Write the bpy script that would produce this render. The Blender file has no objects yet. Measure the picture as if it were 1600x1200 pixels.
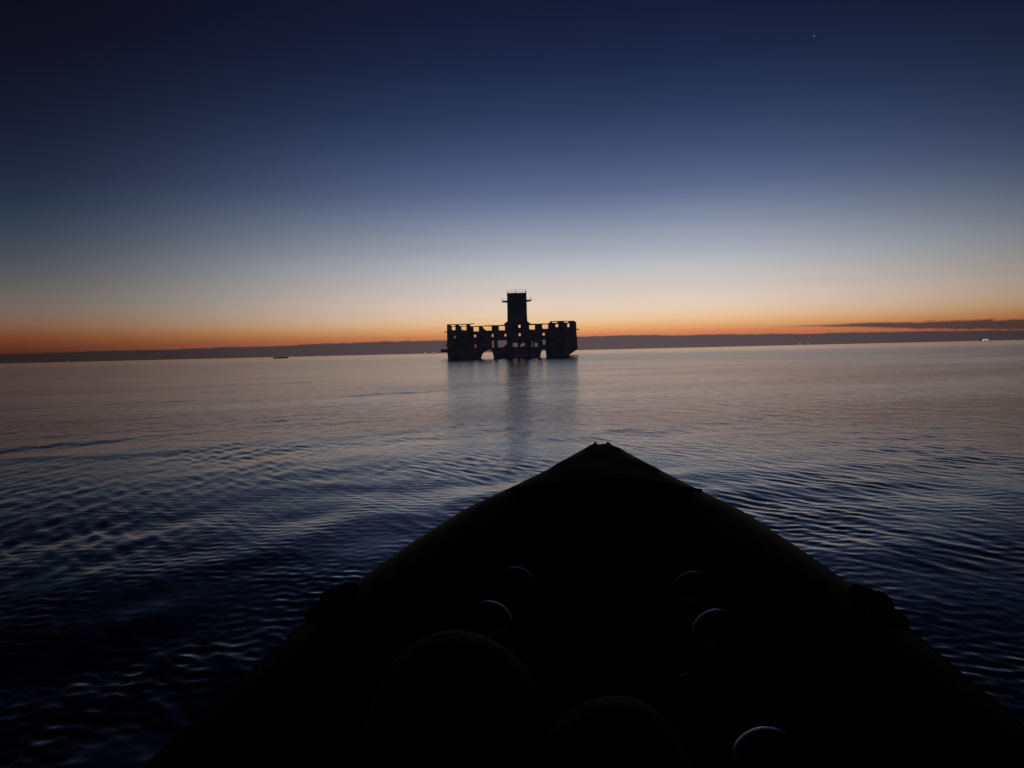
import bpy, bmesh, math, random
import numpy as np
from mathutils import Vector, Matrix

R = math.radians
random.seed(7)
rng = np.random.default_rng(11)
SC = bpy.context.scene
COL = SC.collection

# ------------------------------------------------------------------ camera
cam_d = bpy.data.cameras.new('camera')
cam_d.sensor_width = 36.0
cam_d.lens = 26.0
cam_d.clip_start = 0.03
cam_d.clip_end = 120000
cam = bpy.data.objects.new('camera', cam_d)
COL.objects.link(cam)
PITCH, ROLL = math.atan(50.5 / 1155), math.atan(37 / 1600)
cam.matrix_world = (Matrix.Translation((0, 0, 1.0)) @ Matrix.Rotation(R(90) - PITCH, 4, 'X')
                    @ Matrix.Rotation(-ROLL, 4, 'Z'))
SC.camera = cam
SC.view_settings.view_transform = 'Standard'
SC.view_settings.look = 'None'
SC.view_settings.exposure = 0.0
SC.view_settings.gamma = 1.0


# ------------------------------------------------------------------ node helpers
def lin(c):
    return tuple(((v / 255) / 12.92 if v / 255 <= 0.04045 else ((v / 255 + 0.055) / 1.055) ** 2.4) for v in c) + (1.0,)


class NT:
    def __init__(self, tree):
        self.t = tree

    def new(self, typ, **kw):
        n = self.t.nodes.new(typ)
        for k, v in kw.items():
            setattr(n, k, v)
        return n

    def link(self, a, b):
        self.t.links.new(a, b)

    def _in(self, n, i, v):
        if v is None:
            return
        if isinstance(v, (int, float)):
            n.inputs[i].default_value = v
        else:
            self.link(v, n.inputs[i])

    def m(self, op, a, b=None, c=None, clamp=False):
        n = self.new('ShaderNodeMath', operation=op, use_clamp=clamp)
        for i, v in enumerate((a, b, c)):
            self._in(n, i, v)
        return n.outputs[0]

    def smooth(self, v, lo, hi, a=0.0, b=1.0):
        n = self.new('ShaderNodeMapRange', interpolation_type='SMOOTHSTEP')
        for i, x in enumerate((v, lo, hi, a, b)):
            self._in(n, i, x)
        return n.outputs[0]

    def mix(self, f, a, b):
        n = self.new('ShaderNodeMix', data_type='RGBA')
        self._in(n, 0, f)
        for i, v in ((6, a), (7, b)):
            if isinstance(v, tuple):
                n.inputs[i].default_value = v
            else:
                self.link(v, n.inputs[i])
        return n.outputs[2]

    def vec(self, x, y, z):
        n = self.new('ShaderNodeCombineXYZ')
        for i, v in enumerate((x, y, z)):
            self._in(n, i, v)
        return n.outputs[0]

    def noise(self, v, scale=1.0, detail=2.0, rough=0.5):
        n = self.new('ShaderNodeTexNoise')
        self.link(v, n.inputs['Vector'])
        n.inputs['Scale'].default_value = scale
        n.inputs['Detail'].default_value = detail
        n.inputs['Roughness'].default_value = rough
        return n.outputs[0]


# ------------------------------------------------------------------ sky before sunrise
world = bpy.data.worlds.new('World')
SC.world = world
world.use_nodes = True
wt = NT(world.node_tree)
for n in list(world.node_tree.nodes):
    world.node_tree.nodes.remove(n)
tc = wt.new('ShaderNodeTexCoord')
sep = wt.new('ShaderNodeSeparateXYZ')
wt.link(tc.outputs['Generated'], sep.inputs[0])
DEG = 180 / math.pi
elev = wt.m('MULTIPLY', wt.m('ARCSINE', sep.outputs[2]), DEG)
az = wt.m('MULTIPLY', wt.m('ARCTAN2', sep.outputs[0], sep.outputs[1]), DEG)


def ramp(stops):
    n = wt.new('ShaderNodeValToRGB')
    cr = n.color_ramp
    cr.interpolation = 'LINEAR'
    while len(cr.elements) > 1:
        cr.elements.remove(cr.elements[-1])
    first = True
    for e, c in stops:
        p = math.sqrt(e / 90.0)
        if first:
            el = cr.elements[0]
            el.position = p
            first = False
        else:
            el = cr.elements.new(p)
        el.color = lin(c)
    t = wt.m('SQRT', wt.m('DIVIDE', wt.m('MAXIMUM', elev, 0.0), 90.0))
    wt.link(t, n.inputs[0])
    return n.outputs[0]


# colours over the coming sunrise, 40 degrees to its side, and away from it
sky_c = ramp([(0.0, (176, 100, 76)), (1.0, (200, 120, 84)), (1.3, (214, 138, 92)), (1.7, (226, 168, 112)),
              (2.2, (233, 192, 146)), (2.9, (231, 203, 176)), (3.7, (223, 204, 189)), (5.2, (203, 196, 192)),
              (6.5, (182, 184, 190)), (7.6, (163, 168, 180)), (9.5, (132, 142, 164)), (10.9, (109, 121, 150)),
              (12.0, (92, 105, 139)), (14.0, (72, 86, 122)), (15.3, (60, 76, 110)), (17.4, (44, 59, 92)),
              (20.5, (30, 41, 72)), (23.5, (23, 30, 58)), (26, (19, 24, 48)), (34, (12, 15, 30)), (50, (8, 10, 20)), (90, (6, 7, 14))])
sky_s = ramp([(0.0, (70, 34, 28)), (0.6, (80, 40, 32)), (0.9, (92, 46, 34)), (1.65, (116, 64, 40)), (2.5, (122, 90, 70)),
              (3.5, (112, 98, 90)), (4.5, (99, 94, 91)), (6.4, (74, 79, 86)), (8.4, (51, 63, 78)),
              (10.4, (37, 48, 68)), (12.3, (29, 37, 58)), (15.1, (22, 26, 45)), (18.7, (17, 18, 34)),
              (22.2, (14, 12, 25)), (34, (10, 10, 19)), (90, (6, 7, 14))])
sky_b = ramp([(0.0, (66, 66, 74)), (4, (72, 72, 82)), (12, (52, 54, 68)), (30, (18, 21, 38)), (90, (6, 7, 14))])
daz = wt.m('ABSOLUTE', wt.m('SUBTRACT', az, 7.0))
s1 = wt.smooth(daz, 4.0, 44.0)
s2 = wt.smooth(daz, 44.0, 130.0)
sky = wt.mix(s1, sky_c, sky_s)
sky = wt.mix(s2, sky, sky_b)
# faint uneven layers of haze
hz = wt.noise(wt.vec(wt.m('MULTIPLY', az, 0.035), wt.m('MULTIPLY', elev, 0.30), 9.0), 1.0, 4.0, 0.55)
hm = wt.new('ShaderNodeVectorMath', operation='SCALE')
wt.link(sky, hm.inputs[0])
wt.link(wt.m('ADD', 0.94, wt.m('MULTIPLY', hz, 0.12)), hm.inputs['Scale'])
sky = hm.outputs[0]
# low bank of cloud along the horizon and a ragged streak to the right
nv = wt.vec(wt.m('MULTIPLY', az, 0.22), wt.m('MULTIPLY', elev, 1.6), 0.0)
n1 = wt.noise(nv, 1.0, 4.0, 0.55)
nv2 = wt.vec(wt.m('MULTIPLY', az, 1.3), wt.m('MULTIPLY', elev, 3.0), 4.0)
n2 = wt.noise(nv2, 1.0, 3.0, 0.6)
hb = wt.m('SUBTRACT', 1.12, wt.m('MULTIPLY', wt.m('MINIMUM', wt.m('ABSOLUTE', wt.m('SUBTRACT', az, 2.0)), 40.0), 0.0145))
hb = wt.m('ADD', hb, wt.m('MULTIPLY', wt.m('SUBTRACT', n1, 0.5), 0.28))
hb = wt.m('ADD', hb, wt.m('MULTIPLY', wt.m('SUBTRACT', n2, 0.5), 0.13))
bank = wt.m('SUBTRACT', 1.0, wt.smooth(wt.m('SUBTRACT', elev, hb), -0.06, 0.07))
bank_c = wt.mix(s1, lin((88, 74, 77)), lin((40, 32, 34)))
sky = wt.mix(bank, sky, bank_c)
half = wt.smooth(az, 17.0, 35.0, 0.0, 0.31)
half = wt.m('MULTIPLY', half, wt.m('ADD', 0.55, wt.m('MULTIPLY', n2, 0.9)))
cen = wt.m('SUBTRACT', 1.42, wt.m('MULTIPLY', wt.smooth(az, 17.0, 38.0), 0.45))
cen = wt.m('ADD', cen, wt.m('MULTIPLY', wt.m('SUBTRACT', n1, 0.5), 0.3))
st = wt.m('SUBTRACT', half, wt.m('ABSOLUTE', wt.m('SUBTRACT', elev, cen)))
st = wt.m('MULTIPLY', wt.smooth(st, -0.08, 0.10), wt.smooth(az, 17.0, 25.0))
st = wt.m('MULTIPLY', st, wt.smooth(az, 75.0, 50.0))
sky = wt.mix(wt.m('MULTIPLY', st, 0.94), sky, wt.mix(s1, lin((92, 70, 68)), lin((42, 34, 36))))
# one bright planet
pd = Vector((1234.6, 3000.0, 1228.3)).normalized()
dist = wt.new('ShaderNodeVectorMath', operation='DISTANCE')
nrm = wt.new('ShaderNodeVectorMath', operation='NORMALIZE')
wt.link(tc.outputs['Generated'], nrm.inputs[0])
wt.link(nrm.outputs[0], dist.inputs[0])
dist.inputs[1].default_value = pd
pl = wt.smooth(dist.outputs['Value'], 0.00125, 0.0005)
sky = wt.mix(pl, sky, lin((92, 94, 106)))
bg = wt.new('ShaderNodeBackground')
bg.inputs['Strength'].default_value = 1.0
wt.link(sky, bg.inputs['Color'])
wo = wt.new('ShaderNodeOutputWorld')
wt.link(bg.outputs[0], wo.inputs['Surface'])


# ------------------------------------------------------------------ materials
def material(name, base, rough, spec=0.5, var=0.0, vscale=3.0, bump=0.0, bscale=20.0, emit=None, emit_s=0.0, coat=0.0, ior=1.5):
    m = bpy.data.materials.new(name)
    m.use_nodes = True
    t = NT(m.node_tree)
    p = m.node_tree.nodes['Principled BSDF']
    p.inputs['Roughness'].default_value = rough
    p.inputs['Specular IOR Level'].default_value = spec
    p.inputs['IOR'].default_value = ior
    p.inputs['Base Color'].default_value = tuple(base) + (1,)
    co = t.new('ShaderNodeTexCoord')
    if var:
        n = t.noise(co.outputs['Object'], vscale, 6.0, 0.62)
        lo = tuple(c * (1 - var) for c in base) + (1,)
        hi = tuple(min(1, c * (1 + var)) for c in base) + (1,)
        t.link(t.mix(t.smooth(n, 0.3, 0.7), lo, hi), p.inputs['Base Color'])
    if bump:
        n = t.noise(co.outputs['Object'], bscale, 4.0, 0.6)
        b = t.new('ShaderNodeBump')
        b.inputs['Strength'].default_value = 1.0
        b.inputs['Distance'].default_value = bump
        t.link(n, b.inputs['Height'])
        t.link(b.outputs[0], p.inputs['Normal'])
    if emit:
        p.inputs['Emission Color'].default_value = tuple(emit) + (1,)
        p.inputs['Emission Strength'].default_value = emit_s
    if coat:
        p.inputs['Coat Weight'].default_value = coat
    return m


M = {
    'concrete': material('weathered_concrete', (0.40, 0.39, 0.37), 0.9, 0.3, 0.3, 0.9, 0.02, 4.0),
    'rust': material('rusted_steel', (0.10, 0.06, 0.045), 0.8, 0.3, 0.3, 6.0),
    'rubber': material('black_boat_fabric', (0.0015, 0.0015, 0.0018), 0.8, 0.5, 0.25, 5.0, 0.0015, 60.0, ior=1.04),
    'tube': material('black_coated_tube', (0.0012, 0.0012, 0.0015), 0.5, 0.5, 0.25, 5.0, 0.0008, 90.0, ior=1.03),
    'floor': material('black_floor_fabric', (0.003, 0.003, 0.003), 0.85, 0.5, 0.25, 5.0, ior=1.05),
    'gloss': material('glossy_black_plastic', (0.003, 0.003, 0.003), 0.10, 0.34, 0.2, 20.0),
    'webbing': material('black_webbing', (0.004, 0.004, 0.004), 0.9, 0.5, 0.2, 80.0, ior=1.05),
    'trousers': material('dark_grey_neoprene', (0.005, 0.005, 0.006), 0.75, 0.5, 0.2, 14.0, 0.004, 30.0, ior=1.12),
    'skin': material('skin', (0.42, 0.26, 0.19), 0.5, 0.4, 0.1, 20.0),
    'hair': material('dark_hair', (0.03, 0.02, 0.015), 0.6, 0.3, 0.2, 40.0),
    'barge': material('tarred_timber', (0.03, 0.028, 0.026), 0.8, 0.2, 0.3, 2.0),
    'shiphull': material('dark_ship_paint', (0.06, 0.065, 0.08), 0.6, 0.4, 0.2, 0.4),
    'lamp': material('white_deck_lamp', (0.8, 0.8, 0.8), 0.4, emit=(1.0, 0.86, 0.80), emit_s=0.5),
    'lamp_dim': material('dim_deck_lamp', (0.8, 0.8, 0.8), 0.4, emit=(1.0, 0.86, 0.80), emit_s=0.16),
}


def water_material():
    m = bpy.data.materials.new('sea_water')
    m.use_nodes = True
    t = NT(m.node_tree)
    p = m.node_tree.nodes['Principled BSDF']
    p.inputs['Base Color'].default_value = (0.0022, 0.0045, 0.0075, 1)
    p.inputs['IOR'].default_value = 1.333
    g = t.new('ShaderNodeNewGeometry')
    s = t.new('ShaderNodeSeparateXYZ')
    t.link(g.outputs['Position'], s.inputs[0])
    x, y = s.outputs[0], s.outputs[1]
    d = t.m('SQRT', t.m('ADD', t.m('MULTIPLY', x, x), t.m('MULTIPLY', y, y)))

    # the left half lies calmer than the right
    calm = t.smooth(t.m('SUBTRACT', x, t.m('MULTIPLY', y, 0.05)), -7.0, 5.0, 0.55, 1.0)
    t.link(t.m('ADD', 0.095, t.m('ADD', t.smooth(d, 3.0, 20.0, 0.0, 0.045), t.m('MULTIPLY', calm, t.m('SUBTRACT', t.smooth(d, 20.0, 90.0, 0.0, 0.06), t.smooth(d, 110.0, 300.0, 0.0, 0.075))))), p.inputs['Roughness'])

    def rot(a, su, sv):
        ca, sa = math.cos(a), math.sin(a)
        u = t.m('ADD', t.m('MULTIPLY', x, ca * su), t.m('MULTIPLY', y, sa * su))
        v = t.m('ADD', t.m('MULTIPLY', x, -sa * sv), t.m('MULTIPLY', y, ca * sv))
        return t.vec(u, v, 0.0)
    patch = t.noise(rot(R(20), 0.06, 0.13), 1.0, 3.0, 0.5)
    patch = t.m('MULTIPLY', t.smooth(patch, 0.33, 0.68, 0.35, 1.25), calm)
    # fine ripples, then short chop, then swell, each added where the mesh no longer carries it
    fine = t.noise(rot(R(26), 17.0, 9.0), 1.0, 4.0, 0.62)
    chop = t.noise(rot(R(12), 3.4, 2.0), 1.0, 4.0, 0.58)
    chop = t.smooth(chop, 0.40, 0.80)
    swell = t.noise(rot(R(33), 0.25, 0.75), 1.0, 2.0, 0.45)
    wf = t.m('ADD', 0.0030, t.m('MULTIPLY', t.smooth(d, 4.0, 12.0), 0.0080))
    wf = t.m('MULTIPLY', wf, t.smooth(d, 60.0, 20.0, 0.12, 1.0))
    wc = t.m('MULTIPLY', t.smooth(d, 5.0, 15.0), 0.022)
    wc = t.m('MULTIPLY', wc, t.smooth(d, 120.0, 35.0, 0.3, 1.0))
    ws = t.m('MULTIPLY', t.smooth(d, 25.0, 70.0), 0.02)
    h = t.m('ADD', t.m('MULTIPLY', fine, t.m('MULTIPLY', wf, patch)), t.m('MULTIPLY', chop, t.m('MULTIPLY', wc, patch)))
    h = t.m('ADD', h, t.m('MULTIPLY', swell, ws))
    b = t.new('ShaderNodeBump')
    b.inputs['Strength'].default_value = 1.0
    b.inputs['Distance'].default_value = 1.0
    t.link(h, b.inputs['Height'])
    t.link(b.outputs[0], p.inputs['Normal'])
    return m


M['water'] = water_material()


# ------------------------------------------------------------------ object helpers
def link(name, me, mat=None, parent=None, smooth=False):
    o = bpy.data.objects.new(name, me)
    COL.objects.link(o)
    if mat is not None and not me.materials:
        me.materials.append(mat)
    if parent is not None:
        o.parent = parent
    if smooth:
        me.polygons.foreach_set('use_smooth', [True] * len(me.polygons))
    return o


def from_bm(name, bm, mat, parent=None, smooth=False):
    bmesh.ops.recalc_face_normals(bm, faces=bm.faces)
    me = bpy.data.meshes.new(name)
    bm.to_mesh(me)
    bm.free()
    return link(name, me, mat, parent, smooth)


def thing(name, label, cat, loc=(0, 0, 0), rz=0.0, group=None):
    o = bpy.data.objects.new(name, None)
    COL.objects.link(o)
    o.location = loc
    o.rotation_euler = (0, 0, rz)
    o['label'] = label
    o['category'] = cat
    if group:
        o['group'] = group
    return o


def box(bm, x0, x1, y0, y1, z0, z1):
    vs = [bm.verts.new(p) for p in ((x0, y0, z0), (x1, y0, z0), (x1, y1, z0), (x0, y1, z0),
                                    (x0, y0, z1), (x1, y0, z1), (x1, y1, z1), (x0, y1, z1))]
    for f in ((0, 3, 2, 1), (4, 5, 6, 7), (0, 1, 5, 4), (1, 2, 6, 5), (2, 3, 7, 6), (3, 0, 4, 7)):
        bm.faces.new([vs[i] for i in f])
    return vs


def tube(bm, pts, radii, seg=10, caps=True, squash=1.0):
    rings = []
    n = len(pts)
    pts = [Vector(p) for p in pts]
    up0 = Vector((0, 0, 1))
    for i in range(n):
        d = (pts[min(i + 1, n - 1)] - pts[max(i - 1, 0)]).normalized()
        up = up0 if abs(d.dot(up0)) < 0.95 else Vector((0, 1, 0))
        s = d.cross(up).normalized()
        u = s.cross(d).normalized()
        r = radii[i] if hasattr(radii, '__len__') else radii
        rings.append([bm.verts.new(pts[i] + s * (r * math.cos(a)) + u * (r * squash * math.sin(a)))
                      for a in [2 * math.pi * k / seg for k in range(seg)]])
    for i in range(n - 1):
        for k in range(seg):
            bm.faces.new((rings[i][k], rings[i][(k + 1) % seg], rings[i + 1][(k + 1) % seg], rings[i + 1][k]))
    if caps:
        bm.faces.new(list(reversed(rings[0])))
        bm.faces.new(rings[-1])


def lathe(bm, prof, seg=32):
    rings = []
    for r, z in prof:
        rings.append([bm.verts.new((r * math.cos(2 * math.pi * k / seg), r * math.sin(2 * math.pi * k / seg), z)) for k in range(seg)])
    for i in range(len(rings) - 1):
        for k in range(seg):
            bm.faces.new((rings[i][k], rings[i][(k + 1) % seg], rings[i + 1][(k + 1) % seg], rings[i + 1][k]))
    bm.faces.new(list(reversed(rings[0])))
    bm.faces.new(rings[-1])


# ------------------------------------------------------------------ the sea: one sheet to the horizon
def build_water():
    a_in = np.linspace(-44, 44, 720)
    a_mid = np.linspace(44, 85, 116)[1:]
    a_out = np.linspace(85, 275, 64)[1:-1]
    ang = np.radians(np.concatenate([a_in, a_mid, a_out, 360 - a_mid[::-1]]))
    r1 = np.exp(np.arange(math.log(0.25), math.log(1.2), 0.12))
    r2 = np.exp(np.arange(math.log(1.2), math.log(30.0), 0.0037))
    r3 = np.exp(np.linspace(math.log(30.15), math.log(60000), 70))
    rad = np.concatenate([r1, r2, r3])
    na, nr = len(ang), len(rad)
    RR, AA = np.meshgrid(rad, ang, indexing='ij')
    X = RR * np.sin(AA)
    Y = RR * np.cos(AA)
    step = np.gradient(rad)[:, None] * np.ones((1, na))
    stepa = RR * np.gradient(ang)[None, :]
    cell = np.maximum(step, np.abs(stepa) * 0.8)
    Z = np.zeros_like(X)

    def lowfreq(seed, lam, n=7, stretch=(1, 1)):
        g = np.random.default_rng(seed)
        v = np.zeros_like(X)
        for _ in range(n):
            th = g.uniform(0, 2 * math.pi)
            k = 2 * math.pi / (lam * g.uniform(0.6, 1.7))
            v += np.cos(k * (X * math.cos(th) * stretch[0] + Y * math.sin(th) * stretch[1]) + g.uniform(0, 6.28))
        return v / math.sqrt(n / 2)          # about unit variance

    def add(lams, th0, spread, slope, env):
        nonlocal Z
        g = rng
        for lam in lams:
            th = R(th0 + g.normal(0, spread))
            k = 2 * math.pi / lam
            amp = 0.86 * slope / k
            kx, ky = k * math.cos(th), k * math.sin(th)
            fade = np.clip((lam / cell - 2.6) / 3.0, 0, 1)
            ph = kx * X + ky * Y + g.uniform(0, 6.28) + (0.3 if lam > 0.2 else 0.8) * wob
            Z += amp * fade * env * (np.cos(ph) + 0.18 * np.cos(2 * ph))

    wob = lowfreq(3, 1.1)
    e1 = np.clip(0.75 + 0.45 * lowfreq(5, 5.0), 0.1, 2)
    e2 = np.clip(0.80 + 0.55 * lowfreq(6, 2.2, stretch=(1, 0.7)), 0.3, 1.9)
    e3 = np.clip(0.85 + 0.35 * lowfreq(8, 1.0), 0.35, 1.9)
    far = 0.5 + 0.5 / (1 + np.exp((RR - 10.0) / 2.0))
    left = 1 / (1 + np.exp((X - 0.15 * Y - 0.5) / 1.2))         # the longer swell runs on the left of the boat
    add([1.25, 1.5, 1.8, 2.2, 2.7], 123, 7, 0.013, e1 * (0.35 + 0.75 * left) * far)
    add([0.55, 0.65, 0.8, 0.95, 0.7], 110, 38, 0.010, e1 * far)
    add([0.24, 0.30, 0.36, 0.21, 0.27], 55, 40, 0.012, e2)
    add([0.095, 0.105, 0.115, 0.125, 0.135, 0.145, 0.16, 0.175, 0.19, 0.11], 26, 20, 0.020, e2)
    add([0.075, 0.085, 0.095, 0.105, 0.08, 0.09], 50, 50, 0.022, e3)
    add([0.05, 0.055, 0.06, 0.065, 0.07], 30, 60, 0.024, e3)
    co = np.stack([X, Y, Z], -1).reshape(-1, 3)
    i = np.arange(nr - 1)[:, None] * na
    j = np.arange(na)[None, :]
    j2 = (j + 1) % na
    q = np.stack([i + j, i + na + j, i + na + j2, i + j2], -1).reshape(-1, 4)
    q = q[:, ::-1]
    cap = np.arange(na)
    me = bpy.data.meshes.new('water')
    me.vertices.add(len(co))
    me.vertices.foreach_set('co', co.astype(np.float32).ravel())
    loops = np.concatenate([q.ravel(), cap]).astype(np.int32)
    nq = len(q)
    me.loops.add(len(loops))
    me.loops.foreach_set('vertex_index', loops)
    me.polygons.add(nq + 1)
    me.polygons.foreach_set('loop_start', np.concatenate([np.arange(nq) * 4, [nq * 4]]).astype(np.int32))
    me.polygons.foreach_set('use_smooth', np.ones(nq + 1, bool))
    me.update(calc_edges=True)
    me.validate()
    if me.polygons[10].normal.z < 0:
        me.flip_normals()
    o = link('sea_water', me, M['water'])
    o['kind'] = 'structure'
    o['label'] = 'calm dark sea with fine ripples reaching to the horizon'


build_water()

# ------------------------------------------------------------------ the ruined concrete torpedo station
FY = 120.0
fort = thing('ruined_sea_building', 'ruined concrete building with square tower standing in the sea', 'building', (0, FY, 0))


def rough_loop(pts, jit=0.025, step=0.45):
    out = []
    n = len(pts)
    for i in range(n):
        a, b = Vector(pts[i]), Vector(pts[(i + 1) % n])
        L = (b - a).length
        k = max(1, int(L / step))
        d = (b - a) / max(L, 1e-6)
        nn = Vector((-d.y, d.x))
        for q in range(k):
            p = a + (b - a) * (q / k)
            if q:
                p += nn * random.uniform(-jit, jit)
            out.append(p)
    return out


def wall(name, outline, holes, y0, y1, parent=fort, mat='concrete', jit=0.025):
    """wall in the x-z plane between depths y0 and y1, with real openings"""
    bm = bmesh.new()
    edges = []
    for lp in [outline] + holes:
        vs = [bm.verts.new((p.x, y0, p.y)) for p in rough_loop(lp, jit if lp is outline else jit * 0.6, 0.45 if lp is outline else 0.3)]
        for i in range(len(vs)):
            edges.append(bm.edges.new((vs[i], vs[(i + 1) % len(vs)])))
    bmesh.ops.triangle_fill(bm, use_beauty=True, use_dissolve=False, edges=edges)
    res = bmesh.ops.extrude_face_region(bm, geom=list(bm.faces))
    bmesh.ops.translate(bm, vec=(0, y1 - y0, 0), verts=[v for v in res['geom'] if isinstance(v, bmesh.types.BMVert)])
    return from_bm(name, bm, M[mat], parent)


def rect(x0, z0, x1, z1):
    return [(x0, z0), (x1, z0), (x1, z1), (x0, z1)]


def block(name, x0, x1, y0, y1, z0, z1, parent=fort, mat='concrete', jit=0.02):
    bm = bmesh.new()
    box(bm, x0, x1, y0, y1, z0, z1)
    bmesh.ops.subdivide_edges(bm, edges=[e for e in bm.edges if e.calc_length() > 1.2], cuts=3, use_grid_fill=True)
    for v in bm.verts:
        v.co += Vector((random.uniform(-jit, jit), random.uniform(-jit, jit), random.uniform(-jit, jit)))
    return from_bm(name, bm, M[mat], parent)


DEP = 5.0
K = 1 + DEP / FY


def back(h, grow=0.22):
    """an opening in the rear wall opposite a front one, somewhat larger"""
    xs, zs = [p[0] for p in h], [p[1] for p in h]
    x0, x1, z0, z1 = min(xs) * K, max(xs) * K, 1 + (min(zs) - 1) * K, 1 + (max(zs) - 1) * K
    return rect(x0 - grow, z0 - grow * 0.35, x1 + grow, z1 + grow * 0.35)


# west pavilion: two closed storeys, open frame of posts and beams on top
wp_front = [(-10.2, -1.0), (-10.22, 0.06), (-10.36, 1.05), (-10.3, 4.75), (-6.45, 4.62), (-6.4, 2.0), (-6.4, -1.0)]
wp_h = [rect(-9.77, 3.41, -9.51, 3.71), [(-9.12, 3.40), (-8.97, 3.42), (-9.03, 3.78), (-9.13, 3.7)]]
wall('front_wall', wp_front, wp_h, -0.45, 0.0)
wall('rear_wall', [(x * 1.0, z) for x, z in wp_front], [back(h) for h in wp_h], DEP - 0.4, DEP)
block('side_wall', -10.28, -9.9, 0.0, DEP - 0.4, -1.0, 4.72)
block('partition_wall', -6.75, -6.42, 0.0, DEP - 0.4, 2.9, 4.6)
block('floor_slab', -10.2, -6.45, 0.0, DEP - 0.4, 1.35, 1.55)
block('floor_slab', -10.2, -6.45, 0.0, DEP - 0.4, 4.15, 4.38)
for yy in (-0.4, DEP - 0.38):
    for x0, x1 in ((-10.27, -9.9), (-8.95, -8.3), (-7.15, -6.55)):
        block('post', x0, x1, yy, yy + 0.35, 4.6, 5.54 if yy < 0 else 5.45)
    block('roof_beam', -10.27, -6.6, yy, yy + 0.38, 5.53 if yy < 0 else 5.41, 5.64 if yy < 0 else 5.50, jit=0.01)
block('broken_roof_beam', -6.62, -5.95, -0.38, -0.05, 5.56, 5.68, jit=0.02)
block('cross_beam', -10.25, -9.95, -0.02, DEP - 0.4, 5.48, 5.6)
block('sill_rubble', -8.15, -7.9, -0.4, 0.0, 4.64, 4.78, jit=0.05)

# west link between pavilion and tower, with the wide arch over the water
wl_front = [(-6.4, -1.0), (-4.95, -1.0), (-4.88, 0.11), (-4.69, 0.69), (-4.26, 1.16), (-3.8, 1.35), (-3.41, 1.42),
            (-3.2, 1.22), (-3.05, 0.99), (-2.85, 0.06), (-2.8, -1.0), (-0.45, -1.0), (-0.45, 5.55), (-1.0, 5.5),
            (-1.1, 5.36), (-6.0, 5.27), (-6.35, 5.2), (-6.4, 4.7)]
wl_h = [rect(-6.02, 4.41, -5.16, 5.15), [(-4.55, 5.19), (-3.07, 5.17), (-3.08, 4.48), (-3.93, 4.5), (-4.34, 4.81)],
        rect(-1.89, 4.48, -0.94, 5.17), rect(-5.96, 3.46, -5.64, 3.89), rect(-3.08, 3.45, -2.82, 3.89),
        rect(-1.01, 3.47, -0.73, 3.89), [(-5.92, 1.8), (-5.56, 1.8), (-5.6, 2.1), (-5.68, 2.32), (-5.92, 2.3)],
        rect(-3.09, 1.71, -2.76, 2.88), rect(-2.13, 1.75, -0.67, 2.86)]
wall('front_wall', wl_front, wl_h, -0.25, 0.1)
wall('rear_wall', [(-6.4, -1), (-5.4, -1), (-5.3, 0.9), (-4.6, 1.48), (-3.2, 1.5), (-2.8, 0.9), (-2.7, -1), (-0.45, -1), (-0.45, 4.38), (-6.4, 4.38)],
     [back(wl_h[3], 0.15), back(wl_h[4], 0.2), back(wl_h[5], 0.13), back(wl_h[6], 0.2), rect(-3.5, 1.72, -2.72, 2.95), rect(-2.5, 1.7, -0.6, 3.0)], DEP - 0.4, DEP)
block('floor_slab', -6.4, -0.45, 0.1, DEP - 0.4, 1.48, 1.66)
block('floor_slab', -6.4, -0.45, 0.1, DEP - 0.4, 3.06, 3.24)
block('floor_slab', -6.4, -0.45, 0.1, DEP, 4.14, 4.36)
block('pier', -6.3, -5.2, 0.1, DEP - 0.4, -1.0, 1.45)
block('pier', -2.65, -0.5, 0.1, DEP - 0.4, -1.0, 1.45)
bm = bmesh.new()
box(bm, -1.35, -0.8, 0.3, 0.9, 1.6, 1.75)
vs = box(bm, -1.0, -0.55, 0.3, 0.8, 1.66, 2.35)
for v in vs:
    if v.co.z > 2 and v.co.x < -0.8:
        v.co.z = 1.8
        v.co.x -= 0.28
from_bm('rubble_heap', bm, M['concrete'], fort)

# tower
tw = [(-0.5, -1.0), (2.7, -1.0), (2.7, 5.9), (2.64, 10.32), (-0.47, 10.36), (-0.49, 5.95)]
tw_h = [rect(1.26, 4.84, 1.59, 5.27), rect(1.27, 3.5, 1.59, 3.93),
        [(0.29, 1.9), (0.42, 1.75), (0.98, 1.74), (1.07, 1.85), (1.07, 2.4), (0.29, 2.38)],
        [(1.5, 1.78), (1.75, 1.76), (2.05, 1.92), (2.25, 1.95), (2.25, 2.34), (1.78, 2.36), (1.62, 2.15), (1.48, 2.05)]]
wall('tower_wall', tw, tw_h, -0.6, -0.2, jit=0.012)
wall('tower_wall', tw, [back(tw_h[0], 0.12), back(tw_h[1], 0.12), rect(0.1, 1.7, 1.2, 2.55), rect(1.35, 1.7, 2.45, 2.5)], DEP - 1.2, DEP - 0.8, jit=0.012)
wall('tower_wall', [(-0.5, 3.1), (-0.2, 3.1), (-0.2, 10.3), (-0.47, 10.3)], [], -0.2, DEP - 1.2, jit=0.01)
wall('tower_wall', [(2.4, 3.1), (2.7, 3.1), (2.7, 5.9), (2.64, 10.3), (2.4, 10.3)], [], -0.2, DEP - 1.2, jit=0.01)
block('tower_floor', -0.2, 2.4, -0.2, DEP - 1.2, 1.5, 1.66)
block('tower_floor', -0.2, 2.4, -0.2, DEP - 1.2, 3.06, 3.24)
block('tower_floor', -0.2, 2.4, -0.2, DEP - 1.2, 5.5, 5.7)
block('tower_roof', -0.5, 2.67, -0.63, DEP - 0.78, 10.3, 10.42, jit=0.006)
block('pier', -0.4, 2.6, 0.0, DEP - 1.3, -1.0, 1.45)
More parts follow.
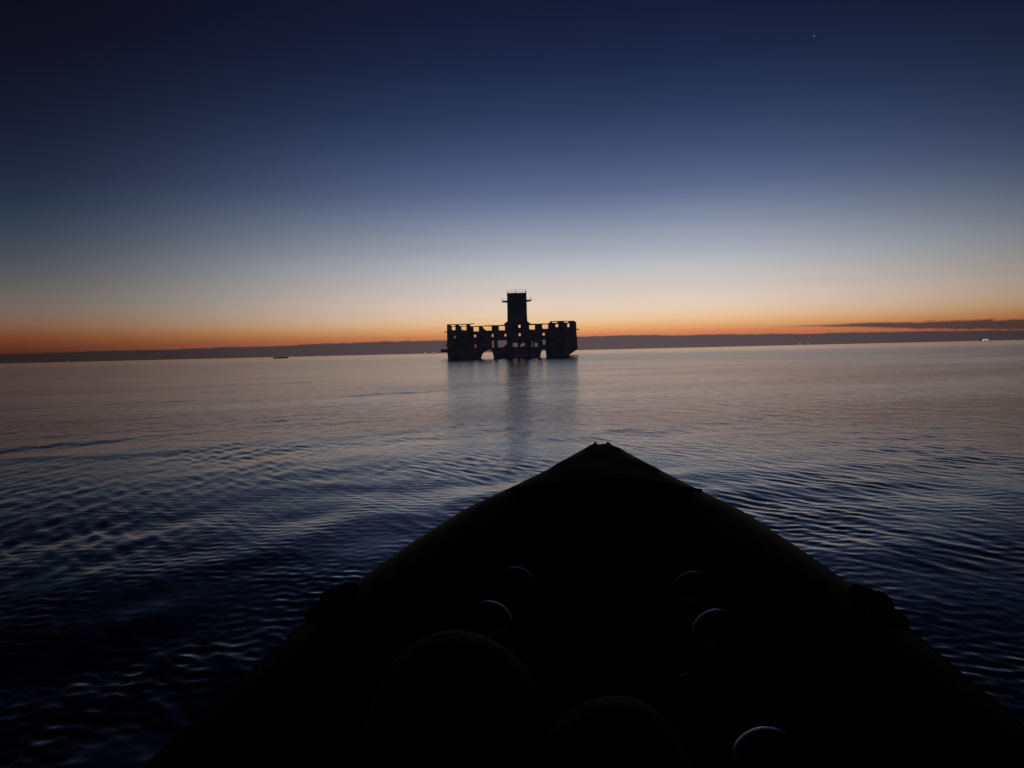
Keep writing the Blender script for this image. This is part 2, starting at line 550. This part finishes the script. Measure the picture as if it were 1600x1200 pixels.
for pts in ([(-0.47, 5.98), (-0.6, 5.84), (-0.95, 5.62), (-1.05, 5.58), (-1.05, 5.3), (-0.47, 5.3)],
            [(2.66, 5.92), (2.66, 5.3), (3.2, 5.3), (3.2, 5.5), (3.12, 5.62), (2.98, 5.6), (2.9, 5.72)]):
    wall('shoulder_block', pts, [], -0.3, 1.2, jit=0.02)
# railing round the tower roof
rail = block('roof_railing', -0.47, -0.43, -0.58, -0.54, 10.41, 10.98, mat='rust', jit=0)
rail['label'] = 'thin rusty railing round the tower top'


def bar(name, a, b, r, parent, mat='rust'):
    bm = bmesh.new()
    tube(bm, [a, b], r, 6)
    return from_bm(name, bm, M[mat], parent)


YB = DEP - 0.85
for x, y in ((0.94, -0.56), (2.61, -0.56), (-0.45, YB), (0.94, YB), (2.61, YB), (-0.45, 1.6), (2.61, 1.6)):
    bar('rail_post', (x, y, 10.4), (x, y, 10.95), 0.028, rail)
for z in (10.68, 10.93):
    dz = random.uniform(-0.02, 0.02)
    bar('rail_bar', (-0.45, -0.56, z), (2.61, -0.56, z + dz), 0.016, rail)
    bar('rail_bar', (-0.45, YB, z), (2.61, YB, z - dz), 0.016, rail)
    bar('rail_bar', (-0.45, -0.56, z), (-0.45, YB, z), 0.016, rail)
    bar('rail_bar', (2.61, -0.56, z), (2.61, YB, z), 0.016, rail)
# balconies on both flanks of the tower
for sgn, xi, xo, zt in ((-1, -0.46, -1.32, 9.24), (1, 2.64, 3.43, 9.30)):
    bm = bmesh.new()
    vs = box(bm, min(xi, xo), max(xi, xo), -0.3, 1.6, zt - 0.13, zt)
    for v in vs:
        if abs(v.co.x - xi) < 0.01 and v.co.z < zt - 0.05:
            v.co.z -= 0.1
    bal = from_bm('balcony', bm, M['concrete'], fort)
    for y in (-0.27, 0.65, 1.57):
        bar('rail_post', (xo - sgn * 0.03, y, zt - 0.02), (xo - sgn * 0.03, y, zt + 0.38), 0.025, bal)
    bar('rail_bar', (xo - sgn * 0.03, -0.27, zt + 0.2), (xo - sgn * 0.03, 1.57, zt + 0.37), 0.016, bal)
    bar('rail_bar', (xo - sgn * 0.03, -0.27, zt + 0.17), (xi, -0.27, zt + 0.12), 0.016, bal)

# east link with the narrow arch
el_front = [(2.7, -1), (4.62, -1), (4.69, 0.06), (4.84, 0.73), (4.95, 1.1), (5.05, 1.23), (5.5, 1.23), (5.58, 1.0), (5.67, 0.03), (5.7, -1),
            (6.25, -1), (6.25, 5.42), (6.1, 5.42), (3.2, 5.44), (2.7, 5.5)]
el_h = [[(3.0, 4.62), (3.2, 4.5), (3.91, 4.5), (3.91, 5.21), (3.0, 5.21)], [(5.11, 4.68), (5.25, 4.57), (5.95, 4.57), (6.05, 4.68), (6.05, 5.26), (5.11, 5.26)],
        rect(5.13, 3.49, 5.49, 3.9), [(3.28, 1.7), (3.46, 1.7), (3.5, 2.1), (3.42, 2.2), (3.5, 2.6), (3.3, 2.6), (3.36, 2.25)],
        rect(3.78, 1.72, 4.32, 2.35), [(5.14, 2.05), (5.3, 1.97), (5.59, 2.02), (5.59, 2.83), (5.1, 2.83)]]
wall('front_wall', el_front, el_h, -0.25, 0.1)
wall('rear_wall', [(2.7, -1), (4.45, -1), (4.5, 0.9), (4.8, 1.4), (5.9, 1.4), (6.05, 0.9), (6.1, -1), (6.25, -1), (6.25, 4.38), (2.7, 4.38)],
     [back(el_h[2], 0.16), rect(3.2, 1.7, 4.75, 2.85), rect(5.2, 1.9, 6.0, 3.0)], DEP - 0.4, DEP)
block('floor_slab', 2.7, 6.25, 0.1, DEP - 0.4, 1.48, 1.66)
block('floor_slab', 2.7, 6.25, 0.1, DEP - 0.4, 3.06, 3.24)
block('floor_slab', 2.7, 6.25, 0.1, DEP, 4.14, 4.36)
block('pier', 2.75, 4.45, 0.1, DEP - 0.4, -1.0, 1.45)

# east pavilion, its foot cut back under an overhang
ep_front = [(6.2, -1), (9.36, -1), (9.38, 0.25), (9.8, 0.55), (10.3, 0.9), (10.75, 1.15), (10.68, 2.6), (10.62, 3.4), (10.6, 4.72), (6.3, 4.6), (6.2, 4.6)]
wall('front_wall', ep_front, [], -0.45, 0.0)
wall('rear_wall', ep_front, [], DEP - 0.4, DEP)
block('side_wall', 10.25, 10.6, 0.0, DEP - 0.4, 1.15, 4.7)
block('partition_wall', 6.22, 6.5, 0.0, DEP - 0.4, -1.0, 4.5)
block('pier', 8.9, 9.3, 0.0, DEP - 0.4, -1.0, 1.3)
block('floor_slab', 6.5, 10.25, 0.0, DEP - 0.4, 1.25, 1.5)
block('floor_slab', 6.5, 10.25, 0.0, DEP - 0.4, 4.15, 4.38)
ptop = [(6.2, 4.58), (10.6, 4.7), (10.58, 5.52), (10.3, 5.72), (10.15, 5.78), (6.48, 5.77), (6.3, 5.6), (6.15, 5.42)]
wall('parapet_frame', ptop, [rect(6.72, 5.5, 7.57, 5.645), rect(8.62, 5.5, 9.33, 5.645), rect(7.24, 4.8, 7.67, 5.27),
     [(9.15, 4.78), (9.47, 4.75), (9.47, 5.37), (9.3, 5.37), (9.15, 5.25)]], -0.42, -0.1, jit=0.015)
for x0, x1 in ((6.3, 6.6), (10.2, 10.6)):
    block('post', x0, x1, DEP - 0.38, DEP - 0.03, 4.5, 5.45)
block('roof_beam', 6.3, 10.6, DEP - 0.38, DEP, 5.47, 5.62, jit=0.012)
block('foot_ledge', 9.25, 10.85, -0.5, 3.0, -0.4, 0.14)
block('foot_ledge', -10.6, -6.5, -0.75, -0.4, -0.5, 0.05)
block('foot_ledge', 0.2, 2.4, -0.95, -0.6, -0.5, 0.10)
# broken stubs and the landing stage on the flanks
for x0, x1, z0, z1 in ((-10.8, -10.25, 4.36, 4.5), (-10.72, -10.3, 2.2, 2.4), (10.55, 11.1, 4.28, 4.44), (10.6, 11.08, 2.99, 3.12)):
    block('beam_stub', x0, x1, 0.4, 0.8, z0, z1, jit=0.03)
block('landing_stage', -11.42, -10.3, 0.2, 2.6, 1.18, 1.64, jit=0.02)

# ------------------------------------------------------------------ far craft
brg = thing('flat_barge', 'low flat dark barge lying far off left of the sea building', 'boat', (-155.7, 500, 0))
bm = bmesh.new()
sec = [(-4.8, 0.30, 0.9), (-4.2, 0.05, 0.8), (-3.0, -0.3, 0.72), (3.0, -0.3, 0.72), (4.2, 0.1, 0.85), (4.8, 0.45, 1.0)]
prev = None
for x, zb, zt in sec:
    ring = [bm.verts.new(p) for p in ((x, -1.5, zb), (x, 1.5, zb), (x, 1.7, zt), (x, -1.7, zt))]
    if prev:
        for k in range(4):
            bm.faces.new((prev[k], prev[(k + 1) % 4], ring[(k + 1) % 4], ring[k]))
    else:
        bm.faces.new(ring)
    prev = ring
bm.faces.new(prev)
from_bm('hull', bm, M['barge'], brg)
bm = bmesh.new()
box(bm, -2.6, 2.4, -1.1, 1.1, 0.7, 0.92)
from_bm('hatch_cover', bm, M['barge'], brg)
for x in (-4.3, 4.3):
    bar('bollard', (x, 0, 0.75), (x, 0, 1.12), 0.1, brg, 'barge')


def far_boat(x, y, L, label, lamps, group, dim=False):
    t = thing('distant_boat', label, 'boat', (x, y, 0), 0, group)
    bm = bmesh.new()
    prev = None
    for f, w, zb, zt in ((-0.5, 0.12, 0.0, 0.16), (-0.42, 0.15, -0.08, 0.13), (0.15, 0.16, -0.08, 0.13), (0.38, 0.1, -0.05, 0.17), (0.5, 0.01, 0.04, 0.22)):
        ring = [bm.verts.new(p) for p in ((f * L, -w * L * 0.6, zb * L), (f * L, w * L * 0.6, zb * L), (f * L, w * L, zt * L), (f * L, -w * L, zt * L))]
        if prev:
            for k in range(4):
                bm.faces.new((prev[k], prev[(k + 1) % 4], ring[(k + 1) % 4], ring[k]))
        else:
            bm.faces.new(ring)
        prev = ring
    bm.faces.new(prev)
    from_bm('hull', bm, M['shiphull'], t)
    bm = bmesh.new()
    box(bm, -0.3 * L, 0.08 * L, -0.1 * L, 0.1 * L, 0.125 * L, 0.27 * L)
    from_bm('cabin', bm, M['shiphull'], t)
    for (lx, lz, r) in lamps:
        bm = bmesh.new()
        bmesh.ops.create_icosphere(bm, subdivisions=2, radius=r)
        o = from_bm('deck_lamp', bm, M['lamp_dim' if dim else 'lamp'], t, True)
        o.location = (lx, -0.1 * L - r, lz)
    return t


G = 'lit boats far off on the horizon'
far_boat(-1795.7, 3000, 9, 'tiny dim light of a boat far left on the horizon', [(0, 4.0, 2.0)], G, True)
far_boat(-347.4, 3000, 8, 'outer of the boat lights on the horizon left of the building', [(0, 3.6, 2.0)], G)
far_boat(-314.0, 3000, 10, 'pinkish pair of boat lights nearest the left of the building', [(-4.5, 3.0, 1.3), (4.2, 3.6, 1.9)], G)
far_boat(1168.5, 3000, 8, 'brighter left one of two close boat lights right of the building', [(0, 4.6, 2.1)], G)
far_boat(1202.2, 3000, 7, 'right one of two close boat lights right of the building', [(0, 4.4, 1.8)], G)
far_boat(1917.0, 3000, 34, 'largest distant boat with a row of lights at far right', [(-9, 4.0, 3.4), (-5, 5.2, 2.6), (1, 5.0, 2.6), (6, 4.8, 2.6), (11, 4.2, 2.4)], G)

# ------------------------------------------------------------------ the inflatable boat the picture is taken from
YAW = R(6.84)
kay = thing('inflatable_kayak', 'black inflatable kayak with pointed bow in the foreground', 'kayak', (0, 0, 0), -YAW)
# b along the boat, half width of the outline, tube radius, tube centre height
ST = [(-1.75, 0.20, 0.10, 0.37), (-1.6, 0.34, 0.12, 0.365), (-1.2, 0.48, 0.13, 0.36), (-0.6, 0.55, 0.135, 0.36), (0.2, 0.575, 0.135, 0.36), (1.0, 0.588, 0.135, 0.36), (1.5, 0.578, 0.135, 0.36),
      (1.95, 0.53, 0.135, 0.36), (2.4, 0.472, 0.132, 0.362), (2.8, 0.375, 0.126, 0.365), (3.2, 0.282, 0.116, 0.372),
      (3.6, 0.195, 0.10, 0.385), (3.9, 0.130, 0.08, 0.40), (4.1, 0.082, 0.06, 0.415), (4.2, 0.05, 0.04, 0.425)]


def interp(b):
    bs = [s[0] for s in ST]
    return tuple(float(np.interp(b, bs, [s[i] for s in ST])) for i in (1, 2, 3))


BS = np.concatenate([np.linspace(-1.75, 1.9, 32), np.linspace(2.0, 4.2, 30)])
for sgn in (-1, 1):
    bm = bmesh.new()
    pts, rad = [], []
    for b in BS:
        hw, r, z = interp(float(b))
        wide = 0.032 * float(np.interp(b, [-1.7, 0, 2.0, 3.2], [0, 1, 1, 0])) if sgn < 0 else 0.0
        pts.append((sgn * max(hw + wide - 0.72 * r, 0.0), float(b), z))
        rad.append(r)
    tube(bm, pts, rad, 28)
    tb = from_bm('side_tube', bm, M['tube'], kay, True)
    # lower tube that carries the boat in the water
    bm = bmesh.new()
    tube(bm, [(sgn * max(abs(p[0]) - 0.04, 0.0), p[1], 0.115 + 0.5 * max(0, p[2] - 0.36)) for p in pts], [min(q * 1.18, 0.155) for q in rad], 24)
    from_bm('lower_tube', bm, M['tube'], tb, True)
    # welded seam tape along the outer shoulder of the tube
    bm = bmesh.new()
    ring = []
    for p, r in zip(pts[2:-6], rad[2:-6]):
        row = []
        for a in (38, 44, 50, 56):
            q = r * (1.006 if a in (44, 50) else 0.998)
            row.append(bm.verts.new((p[0] + sgn * q * math.cos(R(a)), p[1], p[2] + q * math.sin(R(a)))))
        ring.append(row)
    for i in range(len(ring) - 1):
        for k in range(3):
            bm.faces.new((ring[i][k], ring[i][k + 1], ring[i + 1][k + 1], ring[i + 1][k]))
    from_bm('seam_tape', bm, M['rubber'], tb, True)

# bow deck stretched between the tubes, and its hem
bm = bmesh.new()
grid = []
for b in np.linspace(2.7, 4.12, 26):
    hw, r, z = interp(float(b))
    a0 = max(hw - 0.72 * r, 0.0) + 0.35 * r
    row = []
    for u in np.linspace(-1, 1, 17):
        crown = 0.035 * (1 - u * u) * min(1, hw * 3) + 0.004 * math.sin(b * 9 + u * 4)
        row.append(bm.verts.new((u * a0, float(b), z + r * 0.93 + crown)))
    grid.append(row)
low = [[bm.verts.new(v.co + Vector((0, 0, -0.012))) for v in row] for row in grid]
for g, fl in ((grid, False), (low, True)):
    for i in range(len(g) - 1):
        for k in range(16):
            f = (g[i][k], g[i][k + 1], g[i + 1][k + 1], g[i + 1][k])
            bm.faces.new(f[::-1] if fl else f)
n = len(grid)
rim = [(grid[0][k], low[0][k]) for k in range(17)] + [(grid[i][16], low[i][16]) for i in range(1, n)] + \
      [(grid[-1][k], low[-1][k]) for k in range(15, -1, -1)] + [(grid[i][0], low[i][0]) for i in range(n - 2, 0, -1)]
for i in range(len(rim)):
    a, b2 = rim[i], rim[(i + 1) % len(rim)]
    bm.faces.new((a[0], b2[0], b2[1], a[1]))
deck = from_bm('bow_deck', bm, M['rubber'], kay, True)
bm = bmesh.new()
hw, r, z = interp(2.7)
a0 = hw - 0.72 * r + 0.35 * r
tube(bm, [(u * a0, 2.69, z + r * 0.93 + 0.035 * (1 - u * u) - 0.004) for u in np.linspace(-1, 1, 17)], 0.014, 8)
from_bm('deck_hem', bm, M['webbing'], deck, True)

# bow cap with its carry loop
bm = bmesh.new()
tube(bm, [(0, 3.80, 0.420), (0, 3.95, 0.430), (0, 4.10, 0.436), (0, 4.20, 0.430), (0, 4.24, 0.42)], [0.125, 0.105, 0.078, 0.05, 0.02], 16, squash=0.4)
cap = from_bm('bow_cap', bm, M['rubber'], kay, True)
for sgn in (-1, 1):
    bm = bmesh.new()
    tube(bm, [(sgn * 0.078, 3.98, 0.415), (sgn * 0.058, 4.08, 0.438), (sgn * 0.042, 4.16, 0.456), (sgn * 0.034, 4.20, 0.472)], [0.032, 0.028, 0.018, 0.007], 10)
    from_bm('loop_anchor', bm, M['webbing'], cap, True)
bm = bmesh.new()
tube(bm, [(-0.03, 4.16, 0.462), (-0.018, 4.18, 0.459), (0, 4.185, 0.458), (0.018, 4.18, 0.459), (0.03, 4.16, 0.462)], 0.009, 8)
from_bm('carry_loop', bm, M['webbing'], cap, True)

# cockpit floor: an inflated mat with lengthwise chambers
bm = bmesh.new()
rows = []
for b in np.linspace(-1.55, 3.5, 40):
    hw, r, z = interp(float(b))
    a0 = max(hw - 0.72 * r - 0.6 * r, 0.05)
    rows.append([bm.verts.new((u * a0, float(b), 0.20 + 0.022 * abs(math.sin(u * math.pi * 2.5)))) for u in np.linspace(-1, 1, 41)])
lowr = [[bm.verts.new((v.co.x, v.co.y, 0.02)) for v in row] for row in rows]
for g, fl in ((rows, False), (lowr, True)):
    for i in range(len(g) - 1):
        for k in range(40):
            f = (g[i][k], g[i][k + 1], g[i + 1][k + 1], g[i + 1][k])
            bm.faces.new(f[::-1] if fl else f)
from_bm('floor_mat', bm, M['floor'], kay, True)
# hull skin below the waterline
bm = bmesh.new()
rows = []
for b in np.linspace(-1.7, 4.1, 40):
    hw, r, z = interp(float(b))
    rows.append([bm.verts.new((u * max(hw - 0.5 * r, 0.01), float(b), 0.03 - 0.08 * (1 - u * u) * min(1, hw * 3))) for u in np.linspace(-1, 1, 13)])
for i in range(len(rows) - 1):
    for k in range(12):
        bm.faces.new((rows[i][k], rows[i][k + 1], rows[i + 1][k + 1], rows[i + 1][k]))
from_bm('hull_skin', bm, M['rubber'], kay, True)

# baffle added under the bow deck, stops light leaking in there
bm = bmesh.new()
rows = []
for b in (2.95, 3.07):
    hw, r, z = interp(b)
    a0 = hw - 0.72 * r
    rows.append([bm.verts.new((u * a0, b, zz)) for u, zz in ((-1, 0.03), (1, 0.03), (1, z + 0.08), (0.5, z + 0.115), (0, z + 0.125), (-0.5, z + 0.115), (-1, z + 0.08))])
bm.faces.new(rows[0])
bm.faces.new(rows[1][::-1])
for k in range(7):
    bm.faces.new((rows[0][k], rows[0][(k + 1) % 7], rows[1][(k + 1) % 7], rows[1][k]))
from_bm('added_light_baffle', bm, M['floor'], kay)

# glossy round caps in two rows on the floor
prof = [(0.100, 0.0), (0.104, 0.006), (0.100, 0.012), (0.086, 0.016), (0.076, 0.035)]
cz, rr = 0.085, 0.082
for a in range(-30, 91, 8):
    prof.append((max(rr * math.cos(R(a)), 0.002), cz + rr * math.sin(R(a))))
bm = bmesh.new()
lathe(bm, prof, 40)
c0 = from_bm('domed_cap', bm, M['gloss'], kay, True)
spots = [(-0.255, 2.06), (0.25, 2.04), (-0.29, 1.77), (0.268, 1.74), (0.262, 1.19), (-0.28, 1.20)]
for i, (a, b) in enumerate(spots):
    o = c0 if i == 0 else c0.copy()
    if i:
        COL.objects.link(o)
        o.parent = kay
    o.location = (a, b, 0.222)
# carry handles on the shoulders of both tubes
for sgn, b in ((-1, 1.47), (1, 1.50)):
    hw, r, z = interp(b)
    ac = sgn * (hw + (0.032 if sgn < 0 else 0) - 0.72 * r)
    tilt = R(22)
    base = Vector((ac + sgn * r * math.sin(tilt), b, z + r * math.cos(tilt)))
    nrmv = Vector((sgn * math.sin(tilt), 0, math.cos(tilt)))
    bm = bmesh.new()
    tube(bm, [base + Vector((0, t, 0)) + nrmv * h for t, h in ((-0.06, -0.004), (-0.04, 0.012), (-0.02, 0.020), (0, 0.018), (0.02, 0.016), (0.04, 0.009), (0.06, -0.004))], 0.011, 10)
    hd = from_bm('side_handle', bm, M['webbing'], kay, True)
    for t in (-0.06, 0.06):
        bm = bmesh.new()
        c = base + Vector((0, t, 0))
        tube(bm, [c - nrmv * 0.012, c + nrmv * 0.010, c + nrmv * 0.015], [0.036, 0.033, 0.02], 18)
        from_bm('handle_patch', bm, M['rubber'], hd, True)
# seat with backrest
bm = bmesh.new()
box(bm, -0.24, 0.24, -0.14, 0.34, 0.2, 0.32)
bmesh.ops.bevel(bm, geom=list(bm.edges), offset=0.045, segments=4, affect='EDGES')
seat = from_bm('seat', bm, M['rubber'], kay, True)
bm = bmesh.new()
box(bm, -0.23, 0.23, -0.06, 0.06, 0.0, 0.42)
bmesh.ops.bevel(bm, geom=list(bm.edges), offset=0.045, segments=4, affect='EDGES')
br = from_bm('backrest', bm, M['rubber'], seat, True)
br.location = (0, -0.17, 0.29)
br.rotation_euler = (R(24), 0, 0)

# ------------------------------------------------------------------ the paddler, knees drawn up in front of the lens
chains = {
    'spine': [(0, 0.12, 0.42, .125), (0, 0.03, 0.56, .13), (0, -0.07, 0.70, .135), (0, -0.15, 0.83, .125), (0, -0.20, 0.93, .058), (0, -0.215, 1.00, .056), (0, -0.215, 1.09, .082), (0, -0.225, 1.16, .085), (0, -0.23, 1.21, .05)],
    'legL': [(0, 0.12, 0.42, 0), (-0.09, 0.17, 0.43, .095), (-0.11, 0.33, 0.62, .078), (-0.092, 0.46, 0.795, .055), (-0.12, 0.56, 0.67, .056), (-0.14, 0.70, 0.47, .052), (-0.15, 0.82, 0.30, .040), (-0.155, 0.90, 0.265, .042), (-0.16, 1.02, 0.25, .034)],
    'legR': [(0, 0.12, 0.42, 0), (0.09, 0.17, 0.43, .095), (0.05, 0.33, 0.59, .078), (-0.004, 0.47, 0.75, .052), (0.03, 0.57, 0.62, .055), (0.06, 0.70, 0.44, .051), (0.09, 0.83, 0.30, .040), (0.095, 0.91, 0.265, .042), (0.10, 1.03, 0.25, .034)],
    'armL': [(0, -0.15, 0.83, 0), (-0.17, -0.17, 0.85, .068), (-0.30, -0.12, 0.70, .046), (-0.37, -0.06, 0.60, .042), (-0.43, 0.02, 0.575, .032), (-0.46, 0.07, 0.555, .029), (-0.49, 0.12, 0.53, .034)],
    'armR': [(0, -0.15, 0.83, 0), (0.17, -0.17, 0.85, .068), (0.30, -0.12, 0.70, .046), (0.37, -0.06, 0.60, .042), (0.43, 0.02, 0.575, .032), (0.46, 0.07, 0.555, .029), (0.49, 0.12, 0.53, .034)],
}
V, Ed, RAD, index = [], [], [], {}
for name, ch in chains.items():
    last = None
    for x, y, z, r in ch:
        key = (x, y, z)
        if key not in index:
            index[key] = len(V)
            V.append(key)
            RAD.append(r)
        if last is not None:
            Ed.append((last, index[key]))
        last = index[key]
roots = [0]
for sgn in (-1, 1):      # five fingers, curled over the tube
    for f, (off, ln) in enumerate(((-0.03, .060), (-0.011, .074), (0.009, .080), (0.028, .073), (0.044, .056))):
        bx, by, bz = sgn * 0.497, 0.135, 0.525
        if f == 0:
            pts = [(sgn * 0.475, 0.10, 0.535), (sgn * 0.455, 0.135, 0.525), (sgn * 0.45, 0.17, 0.505)]
        else:
            pts = [(bx + sgn * (off * 0.7), by - off * 0.35, bz), (bx + sgn * (off * 0.8 + ln * .35), by + ln * .4, bz - 0.012), (bx + sgn * (off * 0.9 + ln * .62), by + ln * .72, bz - 0.036)]
        roots.append(len(V))
        for q, p in enumerate(pts):
            V.append(p)
            RAD.append((.0105, .0095, .008)[q])
            if q:
                Ed.append((len(V) - 2, len(V) - 1))
me = bpy.data.meshes.new('person')
me.from_pydata(V, Ed, [])
tmp = bpy.data.objects.new('person_tmp', me)
COL.objects.link(tmp)
sk = tmp.modifiers.new('skin', 'SKIN')
for i, v in enumerate(me.skin_vertices[0].data):
    v.radius = (RAD[i], RAD[i])
    v.use_root = i in roots
sb = tmp.modifiers.new('sub', 'SUBSURF')
sb.levels = sb.render_levels = 4
dg = bpy.context.evaluated_depsgraph_get()
pm = bpy.data.meshes.new_from_object(tmp.evaluated_get(dg))
bpy.data.objects.remove(tmp)
pm.materials.clear()
for mm in ('trousers', 'skin', 'hair'):
    pm.materials.append(M[mm])
for p in pm.polygons:
    c = p.center
    p.use_smooth = True
    if c.z > 0.97:
        p.material_index = 2 if (c.y < -0.24 or c.z > 1.2) else 1
    elif abs(c.x) > 0.455 and c.y > 0.05:
        p.material_index = 1
bm = bmesh.new()
bm.from_mesh(pm)


def ball(c, sc, mi):
    g = bmesh.ops.create_icosphere(bm, subdivisions=2, radius=1.0, matrix=Matrix.Translation(c) @ Matrix.Diagonal((*sc, 1.0)))
    for f in {f for v in g['verts'] for f in v.link_faces}:
        f.material_index = mi
        f.smooth = True


ball((0, -0.135, 1.085), (0.014, 0.020, 0.026), 1)              # nose
for sgn in (-1, 1):
    ball((sgn * 0.083, -0.225, 1.09), (0.012, 0.022, 0.034), 1)  # ear
    ball((sgn * 0.031, -0.150, 1.112), (0.013, 0.010, 0.009), 2)  # eye
    ball((sgn * 0.031, -0.148, 1.132), (0.020, 0.010, 0.005), 2)  # brow
ball((0, -0.148, 1.045), (0.024, 0.012, 0.006), 1)              # mouth
ball((0, -0.245, 1.15), (0.090, 0.090, 0.085), 2)               # hair
bm.to_mesh(pm)
bm.free()
person = link('person', pm)
person.rotation_euler = (0, 0, -YAW)
person['label'] = 'person in dark clothes seated in the kayak, knees drawn up before the lens'
person['category'] = 'person'
